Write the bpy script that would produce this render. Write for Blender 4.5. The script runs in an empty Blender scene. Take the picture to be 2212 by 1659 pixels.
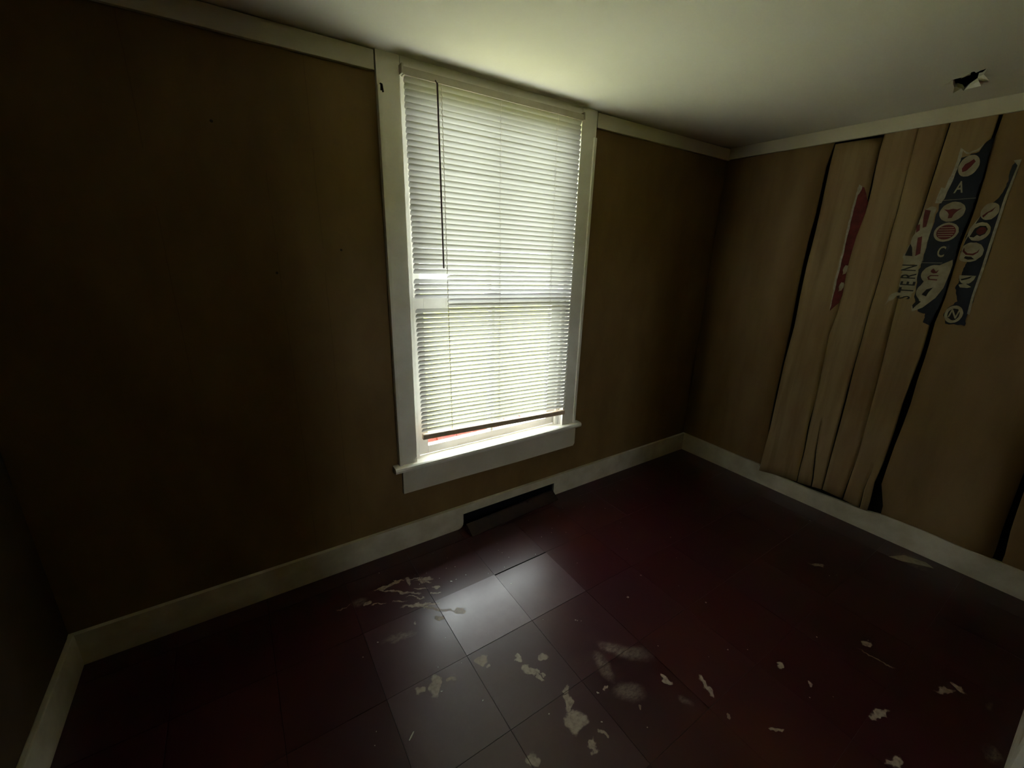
import bpy, bmesh, math, random
from mathutils import Matrix, Vector
random.seed(7)
SC = bpy.context.scene
COL = SC.collection

# ------------------------------------------------------------------ camera
H = 2.152                     # ceiling height (m); window wall y=0, right wall x=0, floor z=0
CAM = (-2.8605, -1.7980, 1.4614)
cam_data = bpy.data.cameras.new('camera')
cam = bpy.data.objects.new('camera', cam_data)
COL.objects.link(cam)
right = Vector((0.8358865, -0.5482457, 0.0268393))
down = Vector((-0.1421246, -0.2634021, -0.9541593))
fwd = Vector((0.5301832, 0.7937544, -0.2980935))
m = Matrix((right, -down, -fwd)).transposed().to_4x4()
m.translation = CAM
cam.matrix_world = m
cam_data.sensor_fit = 'HORIZONTAL'
cam_data.sensor_width = 36.0
cam_data.lens = 903.19 / 2212 * 36.0
cam_data.clip_start = 0.02
cam_data.clip_end = 300
SC.camera = cam

# ------------------------------------------------------------------ sky and exposure
SKY = 14.5
wd = bpy.data.worlds.new('overcast_sky')
SC.world = wd
wd.use_nodes = True
bg = wd.node_tree.nodes['Background']
bg.inputs['Color'].default_value = (0.93, 0.97, 1.0, 1)
bg.inputs['Strength'].default_value = SKY

vs = SC.view_settings
vs.view_transform = 'Standard'
vs.look = 'None'
vs.exposure = 0.7
vs.gamma = 1.0
vs.use_curve_mapping = False
cy = SC.cycles
cy.max_bounces = 12
cy.diffuse_bounces = 8
cy.glossy_bounces = 4
cy.transmission_bounces = 6
cy.transparent_max_bounces = 12
cy.sample_clamp_indirect = 100.0
cy.caustics_reflective = False
cy.caustics_refractive = False
cy.use_denoising = True

# ------------------------------------------------------------------ materials
def mat(name):
    mt = bpy.data.materials.new(name); mt.use_nodes = True
    nt = mt.node_tree
    b = nt.nodes['Principled BSDF']
    return mt, nt, b
def N(nt, typ, **kw):
    n = nt.nodes.new(typ)
    for k, v in kw.items(): setattr(n, k, v)
    return n
def noise(nt, vec, scale, detail=4, rough=0.55):
    n = N(nt, 'ShaderNodeTexNoise')
    n.inputs['Scale'].default_value = scale
    n.inputs['Detail'].default_value = detail
    n.inputs['Roughness'].default_value = rough
    nt.links.new(vec, n.inputs['Vector'])
    return n.outputs['Fac']
def ramp(nt, fac, stops):
    r = N(nt, 'ShaderNodeValToRGB')
    el = r.color_ramp.elements
    while len(el) < len(stops): el.new(0.5)
    for e, (p, c) in zip(el, stops):
        e.position = p; e.color = tuple(c) + (1,) if len(c) == 3 else c
    nt.links.new(fac, r.inputs['Fac'])
    return r.outputs['Color']
def mixc(nt, fac, a, b, blend='MIX'):
    n = N(nt, 'ShaderNodeMix', data_type='RGBA', blend_type=blend)
    for sock, v in ((n.inputs[0], fac), (n.inputs[6], a), (n.inputs[7], b)):
        if isinstance(v, (int, float)): sock.default_value = v
        elif isinstance(v, tuple): sock.default_value = v + (1,)
        else: nt.links.new(v, sock)
    return n.outputs[2]
def bump(nt, b, h, strength, dist=0.002):
    n = N(nt, 'ShaderNodeBump')
    n.inputs['Strength'].default_value = strength
    n.inputs['Distance'].default_value = dist
    nt.links.new(h, n.inputs['Height'])
    nt.links.new(n.outputs['Normal'], b.inputs['Normal'])
def pos(nt): return N(nt, 'ShaderNodeNewGeometry').outputs['Position']
def stretch(nt, vec, s):
    n = N(nt, 'ShaderNodeMapping'); n.inputs['Scale'].default_value = s
    nt.links.new(vec, n.inputs['Vector']); return n.outputs['Vector']
def math_n(nt, op, a, b=None, clamp=False):
    n = N(nt, 'ShaderNodeMath', operation=op, use_clamp=clamp)
    for s, v in ((n.inputs[0], a), (n.inputs[1], b)):
        if v is None: continue
        if isinstance(v, (int, float)): s.default_value = v
        else: nt.links.new(v, s)
    return n.outputs[0]

def paint(name, base, dark, rough=0.55, scale=3.0, bump_s=0.15, spec=0.3, lo=.35, hi=.7, fine=60.0):
    mt, nt, b = mat(name)
    p = pos(nt)
    c = ramp(nt, noise(nt, p, scale, 6), [(lo, dark), (hi, base)])
    nt.links.new(c, b.inputs['Base Color'])
    b.inputs['Roughness'].default_value = rough
    b.inputs['Specular IOR Level'].default_value = spec
    bump(nt, b, noise(nt, p, fine, 5), bump_s)
    return mt
def plain(name, c, rough=0.6, spec=0.3, metal=0.0):
    mt, nt, b = mat(name)
    b.inputs['Base Color'].default_value = tuple(c) + (1,)
    b.inputs['Roughness'].default_value = rough
    b.inputs['Specular IOR Level'].default_value = spec
    b.inputs['Metallic'].default_value = metal
    n = noise(nt, pos(nt), 90, 3)
    bump(nt, b, n, 0.08)
    return mt

M = {}
M['trim'] = paint('cream_trim_paint', (0.74, 0.69, 0.57), (0.64, 0.59, 0.46), 0.45, 4, 0.12, 0.4)
M['base'] = paint('scuffed_baseboard_paint', (0.72, 0.67, 0.54), (0.56, 0.50, 0.37), 0.5, 9, 0.2, 0.35)
M['casing'] = paint('white_window_paint', (0.86, 0.84, 0.77), (0.76, 0.73, 0.64), 0.42, 6, 0.15, 0.4)
M['sash'] = paint('white_sash_paint', (0.84, 0.83, 0.81), (0.74, 0.73, 0.70), 0.42, 8, 0.15, 0.4)
M['ceiling'] = paint('cream_ceiling_paint', (0.84, 0.82, 0.73), (0.79, 0.76, 0.66), 0.75, 1.3, 0.25, 0.2, fine=35)
M['dark'] = plain('dark_cavity', (0.012, 0.010, 0.009), 0.9, 0.1)  # near-black stands in for shade behind the plank gaps; also colours a chip
M['void'] = plain('attic_void', (0.008, 0.008, 0.010), 0.95, 0.05)  # near-black colour stands in for shade in the ceiling hole and duct
M['metal'] = paint('dark_register_metal', (0.045, 0.022, 0.020), (0.025, 0.014, 0.013), 0.5, 12, 0.2, 0.4)
M['wand'] = plain('dark_wand_plastic', (0.05, 0.016, 0.016), 0.35, 0.5)
M['rail'] = paint('tan_bottom_rail', (0.72, 0.55, 0.42), (0.58, 0.42, 0.31), 0.5, 25, 0.1, 0.35)
M['headrail'] = paint('aged_headrail', (0.52, 0.49, 0.40), (0.42, 0.38, 0.28), 0.5, 10, 0.1, 0.35)
M['cord'] = plain('blind_cord', (0.55, 0.52, 0.46), 0.8, 0.1)
M['paper_blue'] = paint('navy_poster_print', (0.010, 0.014, 0.030), (0.007, 0.009, 0.018), 0.5, 40, 0.1, 0.3)
M['paper_white'] = paint('torn_paper_white', (0.48, 0.43, 0.32), (0.34, 0.29, 0.20), 0.8, 30, 0.1, 0.1)
M['paper_torn'] = paint('torn_paper_fibre', (0.52, 0.48, 0.40), (0.36, 0.32, 0.25), 0.9, 60, 0.2, 0.1)
M['print_red'] = paint('red_poster_print', (0.17, 0.017, 0.017), (0.09, 0.009, 0.009), 0.5, 30, 0.1, 0.3)
M['print_dark'] = plain('dark_poster_print', (0.012, 0.009, 0.010), 0.5, 0.3)
M['flake'] = paint('white_paint_flake', (0.60, 0.57, 0.50), (0.45, 0.42, 0.35), 0.6, 50, 0.1, 0.3)
M['lock'] = plain('grey_sash_lock', (0.10, 0.09, 0.08), 0.45, 0.5)

# brown wall paint with faint seams, grime and nail marks
def wallmat(name, base, dark, seams=(), spots=(), axis=0):
    mt, nt, b = mat(name)
    p = pos(nt)
    f = noise(nt, stretch(nt, p, (1.6, 1.6, 0.8)), 2.2, 5, 0.6)
    c = ramp(nt, f, [(0.30, dark), (0.66, base)])
    sep = N(nt, 'ShaderNodeSeparateXYZ'); nt.links.new(p, sep.inputs[0])
    wob = math_n(nt, 'MULTIPLY', math_n(nt, 'SUBTRACT', noise(nt, p, 5, 2), 0.5), 0.012)
    a = math_n(nt, 'ADD', sep.outputs[axis], wob)
    brk = math_n(nt, 'GREATER_THAN', noise(nt, p, 3.2, 2), 0.42)
    for s in seams:
        d = math_n(nt, 'LESS_THAN', math_n(nt, 'ABSOLUTE', math_n(nt, 'SUBTRACT', a, s)), 0.0011)
        c = mixc(nt, math_n(nt, 'MULTIPLY', math_n(nt, 'MULTIPLY', d, brk), 0.28), c, tuple(x * 0.35 for x in dark))
    for sp in spots:
        v = N(nt, 'ShaderNodeVectorMath', operation='DISTANCE'); nt.links.new(p, v.inputs[0])
        v.inputs[1].default_value = sp
        c = mixc(nt, math_n(nt, 'MULTIPLY', math_n(nt, 'LESS_THAN', v.outputs['Value'], 0.0045), 0.8), c, (0.01, 0.008, 0.006))
    nt.links.new(c, b.inputs['Base Color'])
    b.inputs['Roughness'].default_value = 0.62
    b.inputs['Specular IOR Level'].default_value = 0.25
    bump(nt, b, noise(nt, p, 45, 5), 0.2)
    return mt
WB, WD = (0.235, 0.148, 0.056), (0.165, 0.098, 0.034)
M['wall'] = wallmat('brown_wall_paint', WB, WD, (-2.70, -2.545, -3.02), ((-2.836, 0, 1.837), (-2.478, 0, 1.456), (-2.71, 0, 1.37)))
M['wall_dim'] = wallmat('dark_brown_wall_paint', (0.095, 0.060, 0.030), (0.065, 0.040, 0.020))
def boardmat(name, base, dark, red, grain):
    mt, nt, b = mat(name)
    p = pos(nt)
    g = noise(nt, stretch(nt, p, (6, 3 + 8 * grain, 0.6)), 2.4, 5, 0.55)
    c = ramp(nt, g, [(0.25, dark), (0.52, base), (0.80, tuple(x * 1.12 for x in base))])
    r = noise(nt, stretch(nt, p, (3, 4, 1.2)), 1.6, 3)
    c = mixc(nt, math_n(nt, 'MULTIPLY', math_n(nt, 'SUBTRACT', r, 0.42, True), 2.2, True), c, red)
    nt.links.new(c, b.inputs['Base Color'])
    b.inputs['Roughness'].default_value = 0.6
    b.inputs['Specular IOR Level'].default_value = 0.25
    bump(nt, b, noise(nt, stretch(nt, p, (30, 50, 5)), 2.0, 5), 0.10 + 0.15 * grain)
    return mt
M['board'] = boardmat('brown_painted_board', (0.34, 0.238, 0.118), (0.22, 0.142, 0.060), (0.24, 0.128, 0.055), 0.6)
M['panel'] = boardmat('brown_wall_panel', (0.255, 0.165, 0.070), (0.19, 0.116, 0.046), (0.21, 0.122, 0.050), 0.0)

# translucent off-white vinyl slats
def slatmat():
    mt, nt, b = mat('white_vinyl_slat')
    p = pos(nt)
    st = math_n(nt, 'GREATER_THAN', noise(nt, stretch(nt, p, (8, 1, 30)), 3.0, 5, 0.7), 0.70)
    base = mixc(nt, math_n(nt, 'MULTIPLY', st, 0.35), (0.80, 0.785, 0.75), (0.52, 0.43, 0.32))
    d = N(nt, 'ShaderNodeBsdfDiffuse'); t = N(nt, 'ShaderNodeBsdfTranslucent')
    nt.links.new(mixc(nt, 1.0, base, (SLAT_R,) * 3, 'MULTIPLY'), d.inputs['Color'])
    nt.links.new(mixc(nt, 1.0, base, (SLAT_T,) * 3, 'MULTIPLY'), t.inputs['Color'])
    mx = N(nt, 'ShaderNodeAddShader')
    nt.links.new(d.outputs[0], mx.inputs[0]); nt.links.new(t.outputs[0], mx.inputs[1])
    nt.links.new(mx.outputs[0], nt.nodes['Material Output'].inputs['Surface'])
    return mt
SLAT_R, SLAT_T = 0.36, 0.118
M['slat'] = slatmat()
def glassmat():
    mt, nt, b = mat('dusty_window_glass')
    tr = N(nt, 'ShaderNodeBsdfTransparent'); tr.inputs['Color'].default_value = (0.90, 0.92, 0.90, 1)
    gl = N(nt, 'ShaderNodeBsdfGlossy'); gl.inputs['Roughness'].default_value = 0.03
    df = N(nt, 'ShaderNodeBsdfDiffuse'); df.inputs['Color'].default_value = (0.6, 0.6, 0.57, 1)
    m1 = N(nt, 'ShaderNodeMixShader'); m1.inputs[0].default_value = 0.05
    nt.links.new(tr.outputs[0], m1.inputs[1]); nt.links.new(gl.outputs[0], m1.inputs[2])
    m2 = N(nt, 'ShaderNodeMixShader')
    nt.links.new(math_n(nt, 'MULTIPLY', noise(nt, pos(nt), 14, 5), 0.06), m2.inputs[0])
    nt.links.new(m1.outputs[0], m2.inputs[1]); nt.links.new(df.outputs[0], m2.inputs[2])
    nt.links.new(m2.outputs[0], nt.nodes['Material Output'].inputs['Surface'])
    return mt
M['glass'] = glassmat()
M['grass'] = paint('yellow_green_grass', (0.40, 0.395, 0.085), (0.29, 0.29, 0.060), 0.9, 2.5, 0.5, 0.1, fine=8)
M['concrete'] = paint('pale_concrete', (0.52, 0.51, 0.48), (0.42, 0.41, 0.38), 0.85, 3, 0.3, 0.2)
M['brick'] = paint('red_garden_brick', (0.34, 0.070, 0.060), (0.24, 0.040, 0.034), 0.85, 12, 0.4, 0.2)
M['fence'] = paint('pinkish_fence_board', (0.36, 0.25, 0.22), (0.24, 0.16, 0.14), 0.8, 5, 0.3, 0.2)
M['roof'] = paint('eave_board', (0.40, 0.37, 0.30), (0.30, 0.27, 0.21), 0.8, 4, 0.2, 0.2)

# worn, scuffed dark-red floor tile
S1 = [(2.076, -0.61, -0.616), (1.977, -0.595, -0.613), (1.893, -0.594, -0.614), (1.733, -0.596, -0.617), (1.603, -0.589, -0.616), (1.46, -0.587, -0.611), (1.282, -0.591, -0.613), (1.082, -0.598, -0.619), (0.857, -0.597, -0.61), (0.587, -0.599, -0.612), (0.394, -0.604, -0.614), (0.289, -0.61, -0.612)]
S2 = [(2.069, -0.817, -0.824), (1.988, -0.815, -0.822), (1.911, -0.815, -0.825), (1.838, -0.817, -0.83), (1.721, -0.82, -0.831), (1.58, -0.809, -0.815), (1.432, -0.808, -0.812), (1.28, -0.818, -0.822), (1.151, -0.816, -0.819), (1.076, -0.803, -0.806), (0.737, -0.819, -0.821), (0.474, -0.813, -0.826), (0.313, -0.826, -0.836), (0.2, -0.828, -0.835), (0.109, -0.833, -0.84)]
C3 = [(1.784, -0.962, -0.964), (1.712, -0.964, -0.967), (1.634, -0.962, -0.965), (1.535, -0.964, -0.967), (1.439, -0.965, -0.969), (1.321, -0.965, -0.969), (1.213, -0.962, -0.966), (1.013, -0.964, -0.968), (0.883, -0.963, -0.968), (0.731, -0.965, -0.973), (0.542, -0.967, -0.976), (0.343, -0.971, -0.977), (0.148, -0.976, -0.981)]
C2c = [(0.528, -0.878, -0.879), (0.34, -0.89, -0.896), (0.235, -0.902, -0.911), (0.129, -0.916, -0.925)]
C3b = [(0.388, -1.096, -1.097), (0.26, -1.088, -1.093), (0.129, -1.084, -1.091)]
C3c = [(0.354, -1.175, -1.176), (0.235, -1.164, -1.167), (0.122, -1.17, -1.175)]
S3 = [(2.045, -1.064, -1.069), (1.913, -1.061, -1.066), (1.752, -1.059, -1.064), (1.553, -1.056, -1.058)]
S4 = [(2.025, -1.219, -1.229), (1.952, -1.214, -1.225), (1.849, -1.225, -1.235), (1.691, -1.228, -1.239), (1.553, -1.22, -1.232), (1.438, -1.222, -1.234), (1.301, -1.225, -1.237), (1.195, -1.218, -1.231), (1.186, -1.215, -1.23), (1.041, -1.22, -1.236), (0.896, -1.215, -1.235), (0.764, -1.21, -1.239), (0.627, -1.212, -1.236), (0.522, -1.212, -1.231), (0.384, -1.209, -1.229), (0.281, -1.2, -1.229), (0.149, -1.208, -1.266)]
S5 = [(0.524, -1.674, -1.693), (0.376, -1.679, -1.7), (0.282, -1.682, -1.706), (0.145, -1.69, -1.721)]
BOT = [(-0.618, 0.093), (-0.7, 0.108), (-0.828, 0.112), (-0.978, 0.138), (-1.089, 0.131), (-1.179, 0.117), (-1.215, 0.122)]
P_RED = [(-0.774, 1.856), (-0.795, 1.842), (-0.827, 1.766), (-0.823, 1.663), (-0.816, 1.545), (-0.819, 1.459), (-0.824, 1.341), (-0.812, 1.243), (-0.78, 1.193), (-0.77, 1.356), (-0.771, 1.526), (-0.766, 1.648), (-0.77, 1.817)]
P_RED_EDGE = [(-0.771, 1.859), (-0.793, 1.851), (-0.788, 1.826), (-0.778, 1.804), (-0.783, 1.688), (-0.782, 1.526), (-0.785, 1.364), (-0.784, 1.227), (-0.777, 1.193), (-0.767, 1.356), (-0.77, 1.532), (-0.76, 1.648), (-0.765, 1.817)]
P_RED_BITS = [(-0.803, 1.422), (-0.804, 1.33)]
P_MAIN = [(-1.225, 1.996), (-1.23, 1.891), (-1.235, 1.782), (-1.234, 1.691), (-1.226, 1.628), (-1.223, 1.559), (-1.227, 1.477), (-1.229, 1.382), (-1.233, 1.296), (-1.222, 1.236), (-1.219, 1.176), (-1.188, 1.19), (-1.187, 1.232), (-1.157, 1.24), (-1.127, 1.309), (-1.115, 1.416), (-1.115, 1.474), (-1.114, 1.588), (-1.115, 1.676), (-1.118, 1.751), (-1.128, 1.802), (-1.136, 1.848), (-1.14, 1.928), (-1.194, 1.945), (-1.207, 1.981)]
P_BORDER = [(-1.093, 1.728), (-1.111, 1.719), (-1.117, 1.52), (-1.116, 1.462), (-1.048, 1.46), (-1.038, 1.495), (-1.053, 1.56), (-1.059, 1.634), (-1.07, 1.716)]
P_EDGEW = [(-1.201, 1.977), (-1.193, 1.95), (-1.156, 1.941), (-1.14, 1.958), (-1.142, 1.918), (-1.138, 1.853), (-1.128, 1.761), (-1.121, 1.74), (-1.099, 1.742), (-1.104, 1.81), (-1.118, 1.804), (-1.128, 1.88), (-1.13, 1.97), (-1.163, 1.945), (-1.19, 1.96)]
P_REDBIT1 = [(-1.07, 1.716), (-1.092, 1.71), (-1.093, 1.638), (-1.081, 1.633), (-1.073, 1.678)]
P_REDBIT2 = [(-1.056, 1.645), (-1.068, 1.65), (-1.073, 1.622), (-1.062, 1.611)]
P_REDBIT3 = [(-1.074, 1.588), (-1.089, 1.594), (-1.101, 1.514), (-1.085, 1.502), (-1.079, 1.548)]
P_TRI = [(-1.053, 1.56), (-1.064, 1.542), (-1.074, 1.502), (-1.045, 1.504)]
P_TEXT = [(-1.048, 1.46), (-1.111, 1.462), (-1.122, 1.351), (-1.114, 1.302), (-1.06, 1.309), (-1.022, 1.255), (-1.031, 1.307), (-1.065, 1.328), (-1.053, 1.4)]
P_RIGHT = [(-1.319, 1.893), (-1.33, 1.896), (-1.327, 1.749), (-1.329, 1.6), (-1.332, 1.454), (-1.331, 1.335), (-1.336, 1.251), (-1.33, 1.25), (-1.334, 1.194), (-1.267, 1.195), (-1.251, 1.24), (-1.264, 1.277), (-1.283, 1.302), (-1.26, 1.362), (-1.266, 1.385), (-1.264, 1.413), (-1.266, 1.451), (-1.271, 1.479), (-1.234, 1.5), (-1.223, 1.543), (-1.238, 1.581), (-1.246, 1.628), (-1.263, 1.669), (-1.276, 1.708), (-1.297, 1.742), (-1.309, 1.78), (-1.312, 1.823), (-1.309, 1.875)]
P_RIGHTEDGE = [(-1.308, 1.894), (-1.33, 1.896), (-1.327, 1.749), (-1.329, 1.6), (-1.332, 1.454), (-1.331, 1.335), (-1.337, 1.246), (-1.328, 1.25), (-1.323, 1.328), (-1.323, 1.454), (-1.32, 1.6), (-1.318, 1.75), (-1.324, 1.873)]
E_MAIN = [(-1.175, 1.891, 0.033, 0.044), (-1.168, 1.7, 0.043, 0.043), (-1.169, 1.611, 0.042, 0.042), (-1.173, 1.419, 0.045, 0.044), (-1.168, 1.337, 0.039, 0.043)]
E_RIGHT = [(-1.289, 1.695, 0.028, 0.036), (-1.277, 1.611, 0.034, 0.04), (-1.271, 1.522, 0.041, 0.043), (-1.288, 1.42, 0.027, 0.038), (-1.285, 1.242, 0.031, 0.041)]
LET = [(-1.163, 1.802), (-1.17, 1.521), (-1.078, 1.446), (-1.085, 1.405), (-1.091, 1.37), (-1.092, 1.337)]
HOLE = [(-0.397, -1.137), (-0.401, -1.172), (-0.405, -1.185), (-0.435, -1.192), (-0.437, -1.201), (-0.416, -1.202), (-0.43, -1.216), (-0.435, -1.227), (-0.446, -1.238), (-0.377, -1.216), (-0.357, -1.206), (-0.356, -1.196), (-0.313, -1.191), (-0.28, -1.172), (-0.247, -1.151), (-0.229, -1.14), (-0.21, -1.13), (-0.255, -1.132), (-0.287, -1.125), (-0.289, -1.118), (-0.341, -1.125)]
STAINS = [(-2.071, -0.878, 0.017, 0.015, 14.872), (-2.14, -0.891, 0.03, 0.019, 127.255), (-2.124, -0.934, 0.021, 0.01, 90.167), (-2.151, -0.828, 0.013, 0.012, 51.62), (-2.269, -0.761, 0.024, 0.022, 132.479), (-2.264, -0.796, 0.008, 0.007, 143.35), (-2.456, -0.759, 0.045, 0.02, 67.898), (-2.509, -0.751, 0.022, 0.014, 165.768), (-2.4, -0.768, 0.014, 0.007, 144.382), (-2.077, -1.016, 0.013, 0.011, 40.09), (-2.098, -1.057, 0.034, 0.014, 58.393), (-2.115, -1.115, 0.039, 0.034, -176.092), (-2.116, -1.197, 0.019, 0.015, -171.309), (-2.297, -1.126, 0.024, 0.022, 27.81), (-2.365, -0.236, 0.028, 0.013, 72.007), (-2.303, -0.263, 0.041, 0.013, 160.93), (-2.443, -0.215, 0.052, 0.01, -175.434), (-2.423, -0.28, 0.103, 0.007, 142.078), (-2.586, -0.249, 0.036, 0.019, 175.604), (-2.368, -0.393, 0.083, 0.009, 154.935), (-2.312, -0.456, 0.125, 0.006, 137.578), (-2.235, -0.517, 0.025, 0.015, 143.556), (-2.329, -0.509, 0.018, 0.015, 130.543), (-2.415, -0.478, 0.009, 0.007, 137.382), (-2.499, -0.504, 0.067, 0.016, 170.394), (-1.811, -1.003, 0.069, 0.028, 118.632), (-1.896, -1.023, 0.058, 0.026, 73.579), (-1.768, -1.043, 0.077, 0.035, 145.914), (-1.889, -1.142, 0.059, 0.037, 133.841), (-1.742, -1.183, 0.024, 0.011, 102.835), (-1.639, -1.276, 0.036, 0.01, 68.758), (-1.746, -1.269, 0.023, 0.013, 118.155), (-1.673, -1.374, 0.014, 0.008, 37.372), (-1.317, -1.378, 0.02, 0.011, 173.968), (-1.31, -1.478, 0.016, 0.008, 33.69), (-1.574, -1.487, 0.024, 0.007, 141.557), (-1.22, -1.65, 0.046, 0.01, 163.282), (-1.359, -1.727, 0.031, 0.013, 169.306), (-0.917, -1.745, 0.034, 0.014, 148.74), (-0.861, -1.772, 0.02, 0.013, 45.118), (-0.855, -1.844, 0.024, 0.009, 171.769), (-0.119, -1.459, 0.068, 0.055, -105.537), (-0.58, -1.208, 0.035, 0.012, 135.157), (-0.975, -1.566, 0.052, 0.006, 100.141), (-1.065, -1.889, 0.037, 0.019, 178.202), (-0.927, -1.521, 0.026, 0.011, 162.054)]
FLAKES = [(-2.583, -0.871), (-1.849, -0.813), (-1.986, -1.086), (-1.563, -0.844), (-1.844, -0.819), (-1.968, -0.501), (-2.173, -0.345), (-2.197, -0.344), (-1.644, -0.307), (-2.446, -0.791), (-2.642, -0.516), (-2.577, -0.483), (-1.988, -1.084), (-2.044, -1.162), (-1.29, -1.05), (-1.567, -0.845), (-1.408, -0.784), (-1.432, -1.235)]
# extra thin scrape marks near the baseboard and a few drips
MORE = [(-2.40, -.21, .030, .004, 150), (-2.33, -.235, .035, .004, 160), (-2.30, -.285, .030, .005, 152), (-2.335, -.315, .035, .004, 148),
        (-2.37, -.345, .040, .004, 146), (-2.44, -.33, .030, .004, 150), (-2.52, -.30, .035, .003, 160), (-2.27, -.34, .018, .008, 140),
        (-2.29, -.365, .022, .005, 150), (-2.49, -.22, .028, .006, 165), (-2.56, -.27, .022, .010, 172), (-2.65, -.24, .03, .003, 175),
        (-1.90, -1.20, .008, .007, 0), (-2.06, -1.19, .006, .018, 35), (-1.95, -1.09, .010, .005, 20), (-2.115, -.91, .018, .007, 110), (-2.105, -.935, .012, .005, 60)]
def tilemat(strong, faint):
    mt, nt, b = mat('worn_dark_red_tile')
    p = pos(nt)
    def warped(scale, amp):
        w = N(nt, 'ShaderNodeTexNoise'); w.inputs['Scale'].default_value = scale; w.inputs['Detail'].default_value = 5
        nt.links.new(p, w.inputs['Vector'])
        sub = N(nt, 'ShaderNodeVectorMath', operation='SUBTRACT'); nt.links.new(w.outputs['Color'], sub.inputs[0]); sub.inputs[1].default_value = (0.5, 0.5, 0.5)
        mul = N(nt, 'ShaderNodeVectorMath', operation='MULTIPLY'); nt.links.new(sub.outputs[0], mul.inputs[0]); mul.inputs[1].default_value = (amp, amp, 0)
        add = N(nt, 'ShaderNodeVectorMath', operation='ADD'); nt.links.new(p, add.inputs[0]); nt.links.new(mul.outputs[0], add.inputs[1])
        return add.outputs[0]
    def field(stains, vec):
        dmin = None
        for (x, y, rx, ry, th) in stains:
            mp = N(nt, 'ShaderNodeMapping', vector_type='TEXTURE')
            mp.inputs['Location'].default_value = (x, y, 0)
            mp.inputs['Rotation'].default_value = (0, 0, math.radians(th))
            mp.inputs['Scale'].default_value = (rx, ry, 1.0)
            nt.links.new(vec, mp.inputs['Vector'])
            ln = N(nt, 'ShaderNodeVectorMath', operation='LENGTH'); nt.links.new(mp.outputs[0], ln.inputs[0])
            dmin = ln.outputs['Value'] if dmin is None else math_n(nt, 'MINIMUM', dmin, ln.outputs['Value'])
        return dmin
    st = math_n(nt, 'SUBTRACT', 1.0, ramp_f(nt, field(strong, warped(30, 0.055)), 0.80, 1.05))
    st = math_n(nt, 'MULTIPLY', st, math_n(nt, 'ADD', 0.45, math_n(nt, 'MULTIPLY', ramp_f(nt, noise(nt, p, 70, 4), 0.30, 0.55), 0.55)))
    fa = math_n(nt, 'SUBTRACT', 1.0, ramp_f(nt, field(faint, warped(22, 0.05)), 0.45, 1.15))
    fa = math_n(nt, 'MULTIPLY', fa, ramp_f(nt, noise(nt, stretch(nt, p, (30, 60, 1)), 1.5, 6, 0.7), 0.32, 0.75))
    stain = math_n(nt, 'MAXIMUM', st, math_n(nt, 'MULTIPLY', fa, 0.62))
    # faint scuffs drawn out into streaks
    scr = noise(nt, stretch(nt, p, (9, 60, 1)), 2.2, 6, 0.7)
    scr2 = noise(nt, stretch(nt, p, (70, 16, 1)), 2.0, 6, 0.7)
    sc = math_n(nt, 'MAXIMUM', ramp_f(nt, scr, 0.66, 0.80), ramp_f(nt, scr2, 0.68, 0.82))
    oi = N(nt, 'ShaderNodeObjectInfo')
    c = ramp(nt, noise(nt, p, 1.6, 3), [(0.32, (0.046, 0.004, 0.011)), (0.52, (0.056, 0.006, 0.009)), (0.72, (0.085, 0.014, 0.007))])
    tone = N(nt, 'ShaderNodeMapRange'); nt.links.new(oi.outputs['Random'], tone.inputs['Value'])
    tone.inputs['To Min'].default_value = 0.64; tone.inputs['To Max'].default_value = 0.78
    hv = N(nt, 'ShaderNodeHueSaturation'); nt.links.new(c, hv.inputs['Color']); nt.links.new(tone.outputs[0], hv.inputs['Value'])
    at = N(nt, 'ShaderNodeAttribute', attribute_type='OBJECT', attribute_name='worn')
    worn = math_n(nt, 'MULTIPLY', at.outputs['Fac'], math_n(nt, 'ADD', 0.6, math_n(nt, 'MULTIPLY', noise(nt, p, 9, 6, 0.65), 0.8)), True)
    c = mixc(nt, worn, hv.outputs['Color'], (0.160, 0.094, 0.112))
    c = mixc(nt, math_n(nt, 'MULTIPLY', sc, 0.26), c, (0.30, 0.26, 0.24))
    c = mixc(nt, math_n(nt, 'MULTIPLY', stain, 0.85), c, (0.44, 0.36, 0.27))
    nt.links.new(c, b.inputs['Base Color'])
    rg = ramp(nt, noise(nt, p, 7, 6, 0.65), [(0.25, (0.29,) * 3), (0.75, (0.36,) * 3)])
    rg = mixc(nt, stain, rg, (0.8, 0.8, 0.8))
    nt.links.new(rg, b.inputs['Roughness'])
    nt.links.new(math_n(nt, 'ADD', 0.55, math_n(nt, 'MULTIPLY', worn, 0.25)), b.inputs['Specular IOR Level'])
    nt.links.new(math_n(nt, 'ADD', 0.15, math_n(nt, 'MULTIPLY', worn, 0.4)), b.inputs['Coat Weight'])
    b.inputs['Coat Roughness'].default_value = 0.30
    bump(nt, b, noise(nt, p, 22, 6), 0.08, 0.002)
    return mt
def ramp_f(nt, fac, a, b_):
    mr = N(nt, 'ShaderNodeMapRange'); nt.links.new(fac, mr.inputs['Value'])
    mr.inputs['From Min'].default_value = a; mr.inputs['From Max'].default_value = b_
    return mr.outputs[0]
FAINT = {0: (), 1: (24, 25, 26, 27, 28, 18, 31, 41, 44, 40)}[1]
M['tile'] = tilemat([q for k, q in enumerate(STAINS) if k not in FAINT] + MORE, [STAINS[k] for k in FAINT])
M['subfloor'] = plain('black_tile_mastic', (0.010, 0.007, 0.007), 0.8, 0.2)

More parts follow.
